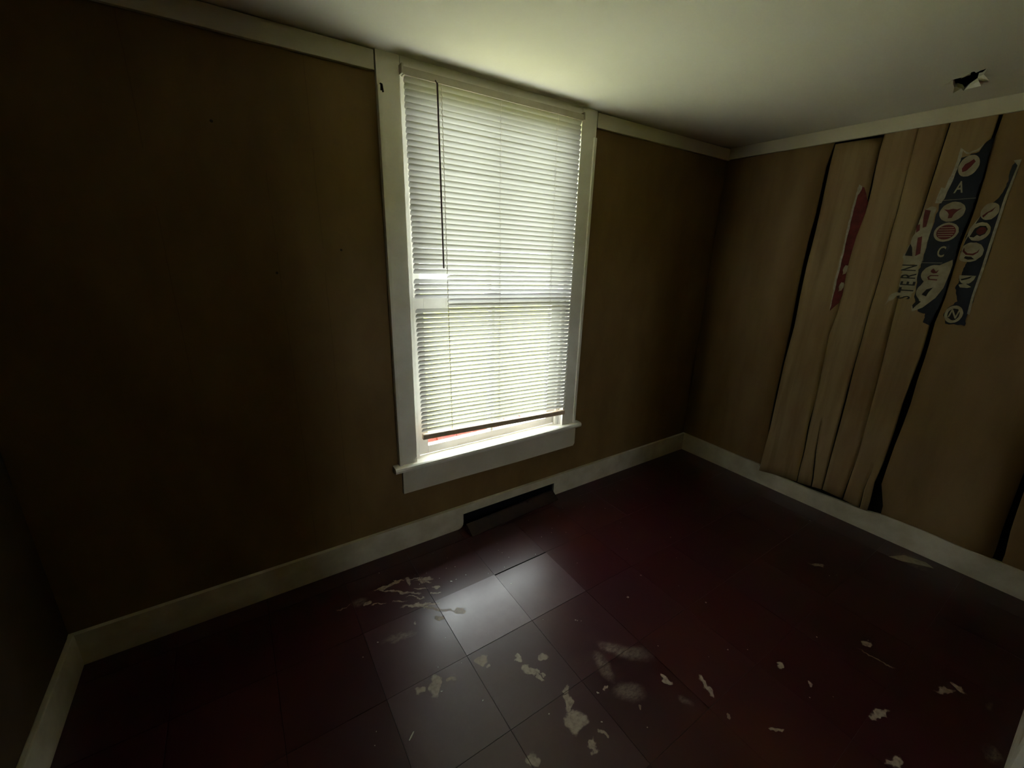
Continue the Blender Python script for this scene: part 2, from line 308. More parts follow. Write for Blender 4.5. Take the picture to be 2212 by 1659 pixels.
# ------------------------------------------------------------------ helpers
def link(o, parent=None):
    COL.objects.link(o)
    if parent is not None: o.parent = parent
    return o
def tag(o, label, cat=None, group=None, kind=None):
    o['label'] = label
    if cat: o['category'] = cat
    if group: o['group'] = group
    if kind: o['kind'] = kind
    return o
def empty(name, loc=(0, 0, 0)):
    o = bpy.data.objects.new(name, None); o.location = loc; o.empty_display_size = 0.1
    return link(o)
def obj(name, bm, material, parent=None, smooth=False):
    me = bpy.data.meshes.new(name)
    bmesh.ops.recalc_face_normals(bm, faces=bm.faces)
    bm.to_mesh(me); bm.free()
    if smooth: me.shade_smooth()
    me.materials.append(M[material])
    o = bpy.data.objects.new(name, me)
    if parent is not None and parent.type == 'EMPTY' and parent.location.length > 0:
        me.transform(Matrix.Translation(-parent.location))
    return link(o, parent)
def abox(bm, x0, x1, y0, y1, z0, z1, bev=0.0):
    b2 = bmesh.new()
    vs_ = [b2.verts.new((x, y, z)) for x in (x0, x1) for y in (y0, y1) for z in (z0, z1)]
    for f in ((0, 1, 3, 2), (4, 6, 7, 5), (0, 4, 5, 1), (2, 3, 7, 6), (0, 2, 6, 4), (1, 5, 7, 3)):
        b2.faces.new([vs_[i] for i in f])
    bmesh.ops.recalc_face_normals(b2, faces=b2.faces)
    if bev: bmesh.ops.bevel(b2, geom=list(b2.edges), offset=bev, segments=2, affect='EDGES', profile=0.6)
    me = bpy.data.meshes.new('tmp'); b2.to_mesh(me); b2.free(); bm.from_mesh(me); bpy.data.meshes.remove(me)
    return bm
def box(name, mt, parent, *a, bev=0.0):
    return obj(name, abox(bmesh.new(), *a, bev=bev), mt, parent)
def prism(pts3, off):
    """polygon of 3D points pushed along off into a thin solid"""
    bm = bmesh.new()
    off = Vector(off)
    a = [bm.verts.new(p) for p in pts3]; b = [bm.verts.new(Vector(p) + off) for p in pts3]
    bm.faces.new(a); bm.faces.new(list(reversed(b)))
    for i in range(len(a)):
        j = (i + 1) % len(a); bm.faces.new((a[i], a[j], b[j], b[i]))
    return bm
def rod(bm, p, q, r, n=8):
    p, q = Vector(p), Vector(q); d = q - p
    u = d.orthogonal().normalized(); v = d.normalized().cross(u)
    ra = [bm.verts.new(p + r * (math.cos(2 * math.pi * i / n) * u + math.sin(2 * math.pi * i / n) * v)) for i in range(n)]
    rb = [bm.verts.new(x.co + d) for x in ra]
    bm.faces.new(list(reversed(ra))); bm.faces.new(rb)
    for i in range(n): bm.faces.new((ra[i], ra[(i + 1) % n], rb[(i + 1) % n], rb[i]))
    return bm
def profile_x(bm, prof, x0, x1):
    """extrude a (y,z) outline along x"""
    a = [bm.verts.new((x0, y, z)) for y, z in prof]; b = [bm.verts.new((x1, y, z)) for y, z in prof]
    bm.faces.new(a); bm.faces.new(list(reversed(b)))
    for i in range(len(a)):
        j = (i + 1) % len(a); bm.faces.new((a[i], a[j], b[j], b[i]))
    return bm
def struct(o, label, cat): return tag(o, label, cat, kind='structure')

XL, YB, T = -3.513, -1.935, 0.12
# window opening in the wall
WX0, WX1, WZ0, WZ1 = -2.217, -1.302, 0.447, 2.100

# ------------------------------------------------------------------ shell
bm = bmesh.new()
for a in ((XL - T, WX0, 0, T, -0.05, H + .05), (WX1, T, 0, T, -0.05, H + .05), (WX0, WX1, 0, T, -0.05, WZ0), (WX0, WX1, 0, T, WZ1, H + .05)):
    abox(bm, *a)
struct(obj('wall_front', bm, 'wall'), 'brown painted wall around the window with faint vertical seams', 'wall')
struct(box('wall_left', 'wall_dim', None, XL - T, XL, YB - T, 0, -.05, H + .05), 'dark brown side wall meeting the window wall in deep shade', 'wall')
bm = bmesh.new()
DX0, DX1, DZ = -2.25, -1.22, 2.0
for a in ((XL, DX0, YB - T, YB, -.05, H + .05), (DX1, T, YB - T, YB, -.05, H + .05), (DX0, DX1, YB - T, YB, DZ, H + .05)): abox(bm, *a)
struct(obj('wall_back', bm, 'wall'), 'brown wall with the open doorway opposite the window', 'wall')
# unseen hallway, added with two windows to light the room from behind
HX0, HX1, HY0, HY1 = -5.3, -.9, -3.9, YB - T
struct(box('wall_hall_right', 'wall', None, HX1, HX1 + T, HY0, HY1, -.05, H + .05), 'brown end wall of the hall beyond the doorway', 'wall')
BX0, BX1, BZ0, BZ1 = -2.12, -1.70, .95, 1.58
bm = bmesh.new()
for a in ((HX0 - T, BX0, -.05, H + .05), (BX1, HX1 + T, -.05, H + .05), (BX0, BX1, -.05, BZ0), (BX0, BX1, BZ1, H + .05)): abox(bm, a[0], a[1], HY0 - T, HY0, a[2], a[3])
struct(obj('wall_hall_back', bm, 'wall'), 'long brown wall of the hall facing the doorway', 'wall')
w3 = struct(empty('fill_window_3', (-1.9, HY0 - .06, BZ0)), 'small unseen hall window added to light the window wall', 'window')
bm = bmesh.new()
for a in ((BX0, BX0 + .03, BZ0, BZ1), (BX1 - .03, BX1, BZ0, BZ1), (BX0 + .03, BX1 - .03, BZ0, BZ0 + .03), (BX0 + .03, BX1 - .03, BZ1 - .03, BZ1)): abox(bm, a[0], a[1], HY0 - .08, HY0 - .04, a[2], a[3])
obj('window_frame', bm, 'sash', w3); box('pane', 'glass', w3, BX0 + .03, BX1 - .03, HY0 - .062, HY0 - .058, BZ0 + .03, BZ1 - .03)
struct(box('wall_hall_front', 'wall', None, HX0 - T, XL - T, HY1, HY1 + T, -.05, H + .05), 'brown hall wall past the shaded room corner', 'wall')
HW0, HW1, HZ0, HZ1 = -3.28, -2.82, 1.05, 1.65
bm = bmesh.new()
for a in ((HX0 - T, HX0, HY0, HW0, -.05, H + .05), (HX0 - T, HX0, HW1, HY1, -.05, H + .05), (HX0 - T, HX0, HW0, HW1, -.05, HZ0), (HX0 - T, HX0, HW0, HW1, HZ1, H + .05)): abox(bm, *a)
struct(obj('wall_hall_left', bm, 'wall'), 'brown hall end wall holding an added plain window', 'wall')
w2 = struct(empty('fill_window_2', (HX0 - .06, -3.05, HZ0)), 'plain unseen hall window added to light the plank wall', 'window')  # added daylight source, out of view, for the plank wall
bm = bmesh.new()
for a in ((HW0, HW0 + .04, HZ0, HZ1), (HW1 - .04, HW1, HZ0, HZ1), (HW0 + .04, HW1 - .04, HZ0, HZ0 + .04), (HW0 + .04, HW1 - .04, HZ1 - .04, HZ1)): abox(bm, HX0 - .08, HX0 - .04, *a)
obj('window_frame', bm, 'sash', w2); box('pane', 'glass', w2, HX0 - .062, HX0 - .058, HW0 + .04, HW1 - .04, HZ0 + .04, HZ1 - .04)
struct(box('hall_ceiling', 'ceiling', None, HX0 - T, HX1 + T, HY0 - T, HY1, H, H + .05), 'cream hall ceiling', 'ceiling')
struct(box('hall_floor', 'subfloor', None, HX0 - T, HX1 + T, HY0 - T, HY1, -.06, -.001), 'dark hall floor beyond the doorway', 'floor')
bm = bmesh.new()
for a in ((DX0 - .08, DX0, YB, YB + .018, 0, DZ + .08), (DX1, DX1 + .08, YB, YB + .018, 0, DZ + .08), (DX0, DX1, YB, YB + .018, DZ, DZ + .08)): abox(bm, *a, bev=.003)
struct(obj('trim_5', bm, 'trim'), 'cream door casing around the open doorway', 'trim')

# floor: black mastic bed with separate square tiles
floor = struct(box('floor', 'subfloor', None, XL - .01, .01, YB - T, .02, -.06, -.0026), 'dark red tiled floor with scuffs, tan stains and paint flecks', 'floor')
TS = 0.3048
gx0, gy0 = -2.005, -0.413
xs = [gx0 + k * TS for k in range(-5, 8)]
ys = [gy0 - k * TS for k in range(-2, 14)]
cache = {}
def tile(xa, xb, ya, yb, key, name='tile', dz=0.0, tilt=(0, 0), gap=.0007):
    w, h = round(xb - xa - 2 * gap, 4), round(yb - ya - 2 * gap, 4)
    if (w, h) not in cache:
        b2 = abox(bmesh.new(), -w / 2, w / 2, -h / 2, h / 2, -.0025, 0)
        me = bpy.data.meshes.new('tile'); b2.to_mesh(me); b2.free(); me.materials.append(M['tile'])
        cache[(w, h)] = me
    o = bpy.data.objects.new(name, cache[(w, h)])
    o.location = ((xa + xb) / 2, (ya + yb) / 2, dz)
    o.rotation_euler = (tilt[0], tilt[1], 0)
    link(o, floor)
    return o
rt = random.Random(3)
# tiles with the glaze worn grey: centre, wear, lift, tilt
WORN = ((-2.157, -.565, .70, .0020, (.004, .001)), (-1.852, -.565, .40, .0014, (.004, -.003)), (-2.462, -.565, .17, .0006, (.001, -.001)),
        (-2.462, -.870, .22, .0010, (.001, .001)), (-2.157, -.870, .16, .0003, (0, .001)), (-1.852, -.870, .08, 0, (0, 0)),
        (-2.157, -1.175, .10, .0004, (0, 0)), (-2.462, -1.175, .15, .0006, (0, 0)), (-2.157, -.260, .06, 0, (-.002, 0)), (-1.852, -.260, .08, 0, (-.001, 0)))
for i in range(len(xs) - 1):
    for j in range(len(ys) - 1):
        xa, xb = max(xs[i], XL), min(xs[i + 1], 0.0)
        yb, ya = min(ys[j], 0.0), max(ys[j + 1], YB - .05)
        if xb - xa < .01 or yb - ya < .01: continue
        dz = rt.uniform(0, .0004); tl = (rt.uniform(-.001, .001), rt.uniform(-.001, .001)); g = .0003
        cx, cyy = (xa + xb) / 2, (ya + yb) / 2
        if cx < -1.5 and -1.4 < cyy: g = .0009
        worn = rt.uniform(0, .05)
        for (wx, wy, w_, d_, t_) in WORN:
            if abs(cx - wx) < .05 and abs(cyy - wy) < .05: worn, dz, tl = w_, d_, t_
        yb2 = yb - (.0065 if abs(cx + 1.852) < .05 and abs(cyy + .565) < .05 else 0)      # open seam behind one tile
        tile(xa, xb, ya, yb2, 0, dz=dz, tilt=tl, gap=g)['worn'] = worn

# ceiling with a torn hole
bm = bmesh.new()
def loop(pts, z):
    v = [bm.verts.new((x, y, z)) for x, y in pts]
    for i in range(len(v)): bm.edges.new((v[i], v[(i + 1) % len(v)]))
loop([(XL - .02, .02), (.02, .02), (.02, YB - .02), (XL - .02, YB - .02)], H)
loop(HOLE, H)
bmesh.ops.triangle_fill(bm, edges=bm.edges[:], use_beauty=True)
# drop faces that fill the hole itself
def inside(x, y, P):
    c = False
    for i in range(len(P)):
        (x1, y1), (x2, y2) = P[i], P[i - 1]
        if (y1 > y) != (y2 > y) and x < (x2 - x1) * (y - y1) / (y2 - y1) + x1: c = not c
    return c
bad = [f for f in bm.faces if inside(*f.calc_center_median()[:2], HOLE)]
bmesh.ops.delete(bm, geom=bad, context='FACES_ONLY')
ext = bmesh.ops.extrude_face_region(bm, geom=bm.faces[:])
bmesh.ops.translate(bm, verts=[g for g in ext['geom'] if isinstance(g, bmesh.types.BMVert)], vec=(0, 0, .014))
ceil = struct(obj('ceiling', bm, 'ceiling'), 'cream painted ceiling with a ragged dark hole near the plank wall', 'ceiling')
bm = bmesh.new()
abox(bm, -.55, -.12, -1.32, -1.04, H + .014, H + .30)
bmesh.ops.reverse_faces(bm, faces=bm.faces)
low = [f for f in bm.faces if all(v.co.z < H + .02 for v in f.verts)]
bmesh.ops.delete(bm, geom=low, context='FACES_ONLY')
obj('attic_void', bm, 'void', ceil)
def flap(p, q, tip, drop, mt='ceiling'):
    pts = [(p[0], p[1], H - .0005), (q[0], q[1], H - .0005), (tip[0], tip[1], H - drop)]
    return obj('torn_flap', prism(pts, (0, 0, .0015)), mt, ceil)
flap(HOLE[15], HOLE[12], (-.30, -1.20), .018)
flap(HOLE[17], HOLE[19], (-.262, -1.112), .014)
flap(HOLE[9], HOLE[11], (-.345, -1.228), .016)
flap(HOLE[3], HOLE[1], (-.425, -1.165), .010)
flap(HOLE[20], HOLE[0], (-.385, -1.108), .008)

# roof slab and eave over everything
struct(box('roof', 'roof', None, -5.9, .7, -4.5, .62, 2.44, 2.52), 'plain eave board jutting out above the window', 'roof')

# ------------------------------------------------------------------ crown boards and baseboards
CZ0, CZ1, CT = 2.083, 2.147, 0.018
struct(box('trim_1', 'trim', None, XL, -2.311, -CT, 0, CZ0, CZ1, bev=.002), 'cream crown board running from the window casing towards the dark corner', 'trim')
struct(box('trim_2', 'trim', None, -1.196, 0, -CT, 0, CZ0 - .004, CZ1 - .001, bev=.002), 'short cream crown board between the window casing and plank wall', 'trim')
struct(box('trim_3', 'trim', None, -CT, 0, YB, -CT, CZ0, H - .002, bev=.002), 'cream crown board along the top of the plank wall', 'trim')
struct(box('trim_4', 'trim', None, XL, XL + CT, YB, -CT, CZ0, H - .003, bev=.002), 'cream crown board along the shaded side wall', 'trim')
BT, BZ = 0.018, 0.136
# window wall baseboard, notched for the heating register
NX0, NX1, NZ = -1.968, -1.332, 0.088
rr = .03
notch = [(NX0 - .028, 0), (NX0 - .010, .008), (NX0 - .002, .022), (NX0, .04), (NX0, NZ), (NX1, NZ), (NX1, .0)]
prof = [(XL, 0)] + notch + [(-BT, 0), (-BT, BZ), (XL, BZ)]
struct(obj('baseboard_front', prism([(x, 0, z) for x, z in prof], (0, -BT, 0)), 'base'), 'cream baseboard under the window, notched around the dark register', 'baseboard')
rb = random.Random(11)
zz = [(0, .137), (-.2, .136), (-.42, .134), (-.60, .133), (-.615, .120), (-.75, .106), (-.9, .104), (-1.05, .110), (-1.2, .116), (-1.28, .131), (-1.45, .136), (-1.6, .130), (-1.72, .134), (YB, .136)]
prof = [(0, 0)] + zz + [(YB, 0)]
struct(obj('baseboard_right', prism([(0, y, z) for y, z in prof], (-BT, 0, 0)), 'base'), 'worn cream baseboard with ragged top edge below the planks', 'baseboard')
bl = obj('baseboard_left', abox(bmesh.new(), XL, XL + BT, YB, 0, 0, BZ, bev=.004), 'base'); struct(bl, 'pale baseboard along the shaded side wall', 'baseboard')
struct(box('baseboard_back', 'base', None, DX1 + .08, 0, YB, YB + BT, 0, BZ, bev=.002), 'cream baseboard along the doorway wall', 'baseboard')

# ------------------------------------------------------------------ plank wall on the right
wr = struct(box('wall_right', 'dark', None, .03, T, YB, 0, -.05, H + .05), 'brown plank wall with open black gaps and torn poster scraps', 'wall')
def lerp_edge(E, z, side, z_end=True):
    """E: list of (z, y_left, y_right) sorted from the top; side 1 = left lip, 2 = right lip"""
    if z >= E[0][0]: return E[0][side]
    if z <= E[-1][0]: return E[-1][side]
    for a, b in zip(E, E[1:]):
        if b[0] <= z <= a[0]:
            t = (z - b[0]) / max(1e-6, a[0] - b[0]); return b[side] + (a[side] - b[side]) * t
def board(name, left, right, xf, mt, zt=H, zbf=lambda y: .10, cracks=(), n=5, rows=34, th=.006, label=None):
    """left(z), right(z) give the y of the two long edges; xf(t) the bow of the face across the board"""
    bm = bmesh.new(); grid = []
    for r in range(rows + 1):
        f = r / rows; row = []
        zn = zt + (0.1 - zt) * f
        segs = [left(zn)]; cuts = []
        for c in cracks:
            cl, cr = c(zn); cuts += [cl, cr]
        edges = [left(zn)] + cuts + [right(zn)]
        for s in range(0, len(edges), 2):
            a, b = edges[s], edges[s + 1]; seg = []
            for k in range(n + 1):
                y = a + (b - a) * k / n
                zb = zbf(y); z = zt + (zb - zt) * f
                t = (y - left(zn)) / (right(zn) - left(zn) + 1e-9)
                seg.append(bm.verts.new((xf(t, z), y, z)))
            row.append(seg)
        grid.append(row)
    for r in range(rows):
        for s in range(len(grid[r])):
            A, B_ = grid[r][s], grid[r + 1][s]
            for k in range(n): bm.faces.new((A[k], A[k + 1], B_[k + 1], B_[k]))
    bmesh.ops.remove_doubles(bm, verts=bm.verts, dist=.0004)
    me = bpy.data.meshes.new(name)
    bmesh.ops.recalc_face_normals(bm, faces=bm.faces)
    if sum(f.normal.x for f in bm.faces) > 0: bmesh.ops.reverse_faces(bm, faces=bm.faces)
    bm.to_mesh(me); bm.free(); me.shade_smooth(); me.materials.append(M[mt])
    o = link(bpy.data.objects.new(name, me), wr)
    sm = o.modifiers.new('thickness', 'SOLIDIFY'); sm.thickness = th; sm.offset = -1
    if label: o['label'] = label
    return o
def botz(y):
    P = BOT
    if y >= P[0][0]: return P[0][1]
    for (y1, z1), (y2, z2) in zip(P, P[1:]):
        if y2 <= y <= y1: return z1 + (z2 - z1) * (y - y1) / (y2 - y1)
    return P[-1][1]
jit = lambda z, k: .0016 * math.sin(z * 31 + k) + .0011 * math.sin(z * 67 + 2 * k)
e = lambda E, s: (lambda z: lerp_edge(E, z, s))
S3X = [(2.2, -1.066, -1.0705)] + S3 + [(1.2, -1.070, -1.0715), (.8, -1.085, -1.0865)] + C3b
C3X = [(2.2, -.955, -.9565), (1.9, -.960, -.9615)] + C3
S1X = S1 + [(.1, -.6115, -.6125)]
def crk(E):
    def f(z):
        if z >= E[0][0]: y = E[0][1]; return y, y
        return lerp_edge(E, z, 1), lerp_edge(E, z, 2)
    return f
ZT = 2.13
def bowed(t, z):
    x = -.004 - .017 * max(0.0, min(1.0, (.42 - z) / .30))
    return x if t < .35 else x + .020 * ((min(t, 1) - .35) / .65) ** 1.5
board('plank', lambda z: -.001, e(S1X, 1), lambda t, z: -.003 + .002 * math.sin(t * 7), 'panel', zt=H - .001, zbf=lambda y: .10, th=.01, label='smooth brown panel beside the corner')
board('plank', e(S1X, 2), e(S2, 1), bowed, 'board', 2.074, botz, n=8)
board('plank', e(S2, 2), e(C3X, 1), lambda t, z: .002 - .014 * t ** .7 - .008 * max(0.0, min(1.0, (.42 - z) / .30)), 'board', ZT, botz, (crk(C2c),), n=6, label='pale plank split near its foot')
board('plank', e(C3X, 2), e(S3X, 1), lambda t, z: -.011 - .002 * math.sin(t * 3) - .008 * max(0.0, min(1.0, (.42 - z) / .30)), 'board', ZT, botz, n=5)
board('plank', e(S3X, 2), e(S4, 1), lambda t, z: -.0125 - .008 * max(0.0, min(1.0, (.42 - z) / .30)), 'board', ZT, botz, (crk(C3c),), n=5)
board('plank', e(S4, 2), (lambda z: lerp_edge([(2.2, -1.664, 0), (.9, -1.668, 0)] + S5, z, 1)), lambda t, z: -.006 - .003 * math.sin(t * 3), 'panel', H - .001, lambda y: .12, n=6, label='wide plain brown panel between two black gaps')
board('plank', (lambda z: lerp_edge([(2.2, 0, -1.676), (.9, 0, -1.684)] + S5, z, 2)), lambda z: YB, lambda t, z: -.006, 'panel', H - .001, lambda y: .12, n=4)

# ------------------------------------------------------------------ torn poster scraps
def on_wall(pts, x): return [(x, y, z) for y, z in pts]
def scrap_part(name, mt, parent, pts, x, th=.0005): return obj(name, prism(on_wall(pts, x), (-th, 0, 0)), mt, parent)
def ellipse(c, k=1.0, n=26, jag=0.0, seed=1):
    r = random.Random(seed)
    return [(c[0] - c[2] * k * math.cos(2 * math.pi * i / n) * (1 + r.uniform(-jag, jag)), c[1] + c[3] * k * math.sin(2 * math.pi * i / n) * (1 + r.uniform(-jag, jag))) for i in range(n)]
def glyph(parent, ch, y, z, h, x, mt, rot=0.0, narrow=.75):
    cu = bpy.data.curves.new('letter', 'FONT'); cu.body = ch; cu.size = h * 1.38; cu.extrude = .0002
    cu.align_x = 'CENTER'; cu.align_y = 'CENTER'; cu.resolution_u = 3; cu.offset = h * .02
    t = bpy.data.objects.new('letter', cu); COL.objects.link(t)
    dg = bpy.context.evaluated_depsgraph_get(); dg.update()
    me = bpy.data.meshes.new_from_object(t.evaluated_get(dg))
    bpy.data.objects.remove(t); bpy.data.curves.remove(cu)
    me.name = 'letter'
    cs, sn = math.cos(rot), math.sin(rot)
    for v in me.vertices:
        a, b = v.co.x * narrow, v.co.y
        v.co = Vector((x - .0002 - v.co.z, y - (a * cs - b * sn), z + (a * sn + b * cs)))
    me.transform(Matrix.Translation(-parent.location))
    me.materials.clear(); me.materials.append(M[mt])
    return link(bpy.data.objects.new('letter', me), parent)
def ragged(pts, amp=.0035, n=4, seed=1):
    """torn outline: every edge broken into short uneven steps"""
    r = random.Random(seed); out = []
    for i, (a, b) in enumerate(pts):
        c, d = pts[(i + 1) % len(pts)]
        L = math.hypot(c - a, d - b); k = max(1, min(n, int(L / .008)))
        nx, nz = (d - b) / (L + 1e-9), -(c - a) / (L + 1e-9)
        out.append((a, b))
        for q in range(1, k):
            t = (q + r.uniform(-.25, .25)) / k; o = r.uniform(-amp, amp)
            out.append((a + (c - a) * t + nx * o, b + (d - b) * t + nz * o))
    return out
P_BORDER, P_TEXT = ragged(P_BORDER, .003, 5, 2), ragged(P_TEXT, .004, 5, 3)
P_RED = ragged(P_RED, .002, 5, 4)
P_EDGEW = ragged(P_EDGEW, .002, 4, 6)
P_RED_EDGE = [(-.770, 1.859), (-.786, 1.848), (-.784, 1.826), (-.7755, 1.806), (-.7745, 1.690), (-.7775, 1.528), (-.7775, 1.362), (-.781, 1.228), (-.778, 1.193), (-.768, 1.356), (-.770, 1.532), (-.766, 1.648), (-.767, 1.817)]
P_RED_EDGE = ragged(P_RED_EDGE, .0016, 6, 5)
# left scrap: narrow dark-red strip
xa = -.006
s = tag(empty('torn_poster', (xa, -.79, 1.52)), 'narrow dark red torn poster strip on the plank beside the widest black gap', 'poster', 'torn poster scraps')
def xb(y):       # face of the bowed plank under the strip
    return bowed((-y - .613) / .205, 1.5) - .0012
def drape(name, mt, parent, pts, extra=0.0):
    return obj(name, prism([(xb(y) - extra, y, z) for y, z in pts], (-.0004, 0, 0)), mt, parent)
drape('paper', 'print_red', s, P_RED, .0030)
drape('torn_edge', 'paper_torn', s, P_RED_EDGE, .0048)
for (y, z) in P_RED_BITS: drape('torn_spot', 'paper_white', s, ellipse((y, z, .010, .026), 1, 14, .3, 5), .0060)
# middle scrap: navy strip with discs
xp = -.0136
s = tag(empty('torn_poster', (xp, -1.17, 1.58)), 'long navy torn poster strip with team discs and letters A and C', 'poster', 'torn poster scraps')
MAINP = ragged([(max(y, -1.2305), z) for y, z in P_MAIN], .0028, 5, 8)
scrap_part('paper', 'paper_blue', s, MAINP, xp)
scrap_part('border', 'paper_white', s, P_BORDER, xp)
scrap_part('border', 'paper_white', s, P_TEXT, xp)
scrap_part('torn_edge', 'paper_torn', s, P_EDGEW, xp - .0006)
for P in (P_REDBIT1, P_REDBIT2, P_REDBIT3): scrap_part('red_print', 'print_red', s, P, xp - .0006)
scrap_part('dark_print', 'print_dark', s, P_TRI, xp - .0006)
scrap_part('hairline', 'paper_torn', s, [(-1.118, 1.7525), (-1.232, 1.7545), (-1.232, 1.7530), (-1.118, 1.7510)], xp - .0006)
scrap_part('hairline', 'paper_torn', s, [(-1.115, 1.4725), (-1.190, 1.4735), (-1.190, 1.4720), (-1.115, 1.4710)], xp - .0006)
scrap_part('torn_edge', 'paper_white', s, [(-1.15, 1.44), (-1.222, 1.488), (-1.227, 1.465), (-1.226, 1.42), (-1.222, 1.36), (-1.205, 1.31), (-1.17, 1.26), (-1.135, 1.236), (-1.128, 1.262), (-1.15, 1.29), (-1.13, 1.34), (-1.15, 1.40)], xp - .0006)
for k, c in enumerate(E_MAIN):
    d = scrap_part('team_disc', 'paper_white', s, ellipse(c, 1, 28, .02, k), xp - .0012)
def rel(c, pts): return [(c[0] - a * c[2], c[1] + b * c[3]) for a, b in pts]
c = E_MAIN[0]; scrap_part('emblem', 'print_red', s, rel(c, [(-.45, -.55), (-.1, -.45), (.25, -.1), (.55, .35), (.3, .6), (-.05, .35), (-.4, .2), (-.6, -.2)]), xp - .0018)
c = E_MAIN[1]; scrap_part('emblem', 'print_red', s, rel(c, [(-.7, .28), (-.35, .22), (0, .3), (.35, .22), (.7, .34), (.38, .02), (.2, -.25), (.12, -.62), (-.18, -.66), (-.2, -.25), (-.36, 0)]), xp - .0018)
c = E_MAIN[2]; scrap_part('emblem', 'print_red', s, ellipse(c, .78, 28), xp - .0018)
for k in range(-2, 3):
    hw = .68 * math.sqrt(1 - (k * .24 / .75) ** 2)
    scrap_part('emblem_line', 'paper_white', s, rel(c, [(-hw, k * .24 - .03), (hw, k * .24 - .03), (hw, k * .24 + .03), (-hw, k * .24 + .03)]), xp - .0024)
c = E_MAIN[3]
scrap_part('emblem', 'print_red', s, rel(c, [(-.3, .45), (-.15, .62), (.1, .3), (.3, .5), (.2, .15), (-.05, .1), (-.3, .25)]), xp - .0018)
scrap_part('emblem', 'print_red', s, rel(c, [(.4, -.05), (-.25, -.08), (-.45, -.3), (-.3, -.6), (.4, -.62), (.4, -.5), (-.2, -.48), (-.3, -.3), (-.18, -.18), (.4, -.16)]), xp - .0018)
c = E_MAIN[4]; scrap_part('emblem', 'print_dark', s, rel(c, [(-.4, -.35), (-.1, .25), (.45, .5), (.15, -.1), (.05, -.5)]), xp - .0018)
scrap_part('dark_print', 'print_dark', s, [(-1.142, 1.292), (-1.158, 1.288), (-1.146, 1.27), (-1.136, 1.25), (-1.130, 1.268)], xp - .0014)
glyph(s, 'A', LET[0][0] - .004, LET[0][1], .050, xp - .0006, 'paper_white', narrow=.62)
glyph(s, 'C', LET[1][0] - .004, LET[1][1], .050, xp - .0006, 'paper_white', narrow=.58)
for ch, (y, z) in zip('NRET', LET[2:6]): glyph(s, ch, y, z, .058, xp - .0006, 'print_dark', math.pi / 2, .56)
glyph(s, 'S', -1.090, 1.302, .050, xp - .0006, 'print_dark', math.pi / 2, .56)
# right scrap on the wide panel
xq = -.0096
s = tag(empty('torn_poster', (xq, -1.29, 1.54)), 'navy torn poster strip with pale border on the wide panel', 'poster', 'torn poster scraps')
scrap_part('paper', 'paper_blue', s, ragged([(min(y, -1.2405), z) for y, z in P_RIGHT], .0026, 5, 9), xq)
scrap_part('border', 'paper_torn', s, P_RIGHTEDGE, xq - .0006)
scrap_part('torn_edge', 'paper_white', s, [(-1.268, 1.69), (-1.262, 1.67), (-1.243, 1.575), (-1.2405, 1.545), (-1.2405, 1.56), (-1.246, 1.63)], xq - .0006)
for k, c in enumerate(E_RIGHT):
    pts = [(min(max(y, -1.326), -1.241), z) for y, z in ellipse(c, 1, 28, .03, k + 9)]
    if k == 3: pts = [p for p in pts if p[1] < c[1] + .1 * c[3]]
    scrap_part('team_disc', 'paper_white', s, pts, xq - .0008)
c = E_RIGHT[0]; scrap_part('emblem', 'print_red', s, rel(c, [(-.7, -.5), (-.3, -.1), (.05, .1), (.5, .5), (.25, .0), (-.1, -.15), (-.5, -.7)]), xq - .0014)
c = E_RIGHT[1]
scrap_part('emblem', 'print_dark', s, rel(c, [(-.75, -.55), (-.5, .35), (-.1, .62), (.45, .6), (.72, .25), (.6, -.25), (.2, -.5), (-.1, -.35), (-.35, -.62)]), xq - .0014)
scrap_part('emblem', 'print_red', s, ellipse((c[0] - .006, c[1] + .003, c[2] * .45, c[3] * .4), 1, 16), xq - .0020)
c = E_RIGHT[2]
scrap_part('emblem', 'print_red', s, rel(c, [(-.6, .5), (-.65, .1), (-.3, -.25), (.3, -.3), (.6, .0), (.65, .4), (.5, .05), (.2, -.12), (-.2, -.1), (-.48, .15)]), xq - .0014)
scrap_part('emblem', 'print_dark', s, rel(c, [(-.3, -.4), (.2, -.45), (.5, -.7), (.0, -.75), (-.35, -.6)]), xq - .0014)
c = E_RIGHT[3]; scrap_part('emblem', 'print_dark', s, rel(c, [(-.7, -.42), (-.2, -.30), (.3, -.12), (.6, -.05), (.35, -.32), (-.1, -.48), (-.55, -.6)]), xq - .0014)
c = E_RIGHT[4]
scrap_part('emblem', 'print_dark', s, ellipse(c, .66, 18, .1, 3), xq - .0014)
glyph(s, 'N', c[0], c[1], .040, xq - .0020, 'paper_white', -.15, .8)
scrap_part('dark_print', 'paper_white', s, [(-1.268, 1.378), (-1.29, 1.384), (-1.312, 1.37), (-1.30, 1.365), (-1.275, 1.366)], xq - .0008)
# ------------------------------------------------------------------ window
win = struct(empty('window_1', (-1.755, 0, .447)), 'tall white double-hung window with painted casing behind a vinyl blind', 'window')
CT2 = .020
def casing(x0, x1, outer):
    bm = abox(bmesh.new(), x0, x1, -CT2, 0, .477, H - .0005, bev=.0015)
    o = obj('side_casing', bm, 'casing', win)
    if outer < 0: b0, b1 = x0 - .0005, x0 + .016
    else: b0, b1 = x1 - .016, x1 + .0005
    bb = abox(bmesh.new(), b0, b1, -CT2 - .009, -CT2 + .002, .477, 2.04 if outer < 0 else 2.03, bev=.0025)
    k = obj('back_band', bb, 'casing', None); k.data.transform(Matrix.Translation(-win.location)); k.parent = o
    return o
casing(-2.306, -2.217, -1); casing(-1.302, -1.203, 1)
obj('head_casing', abox(bmesh.new(), -2.216, -1.303, -CT2, 0, WZ1, H - .0005, bev=.0015), 'casing', win)
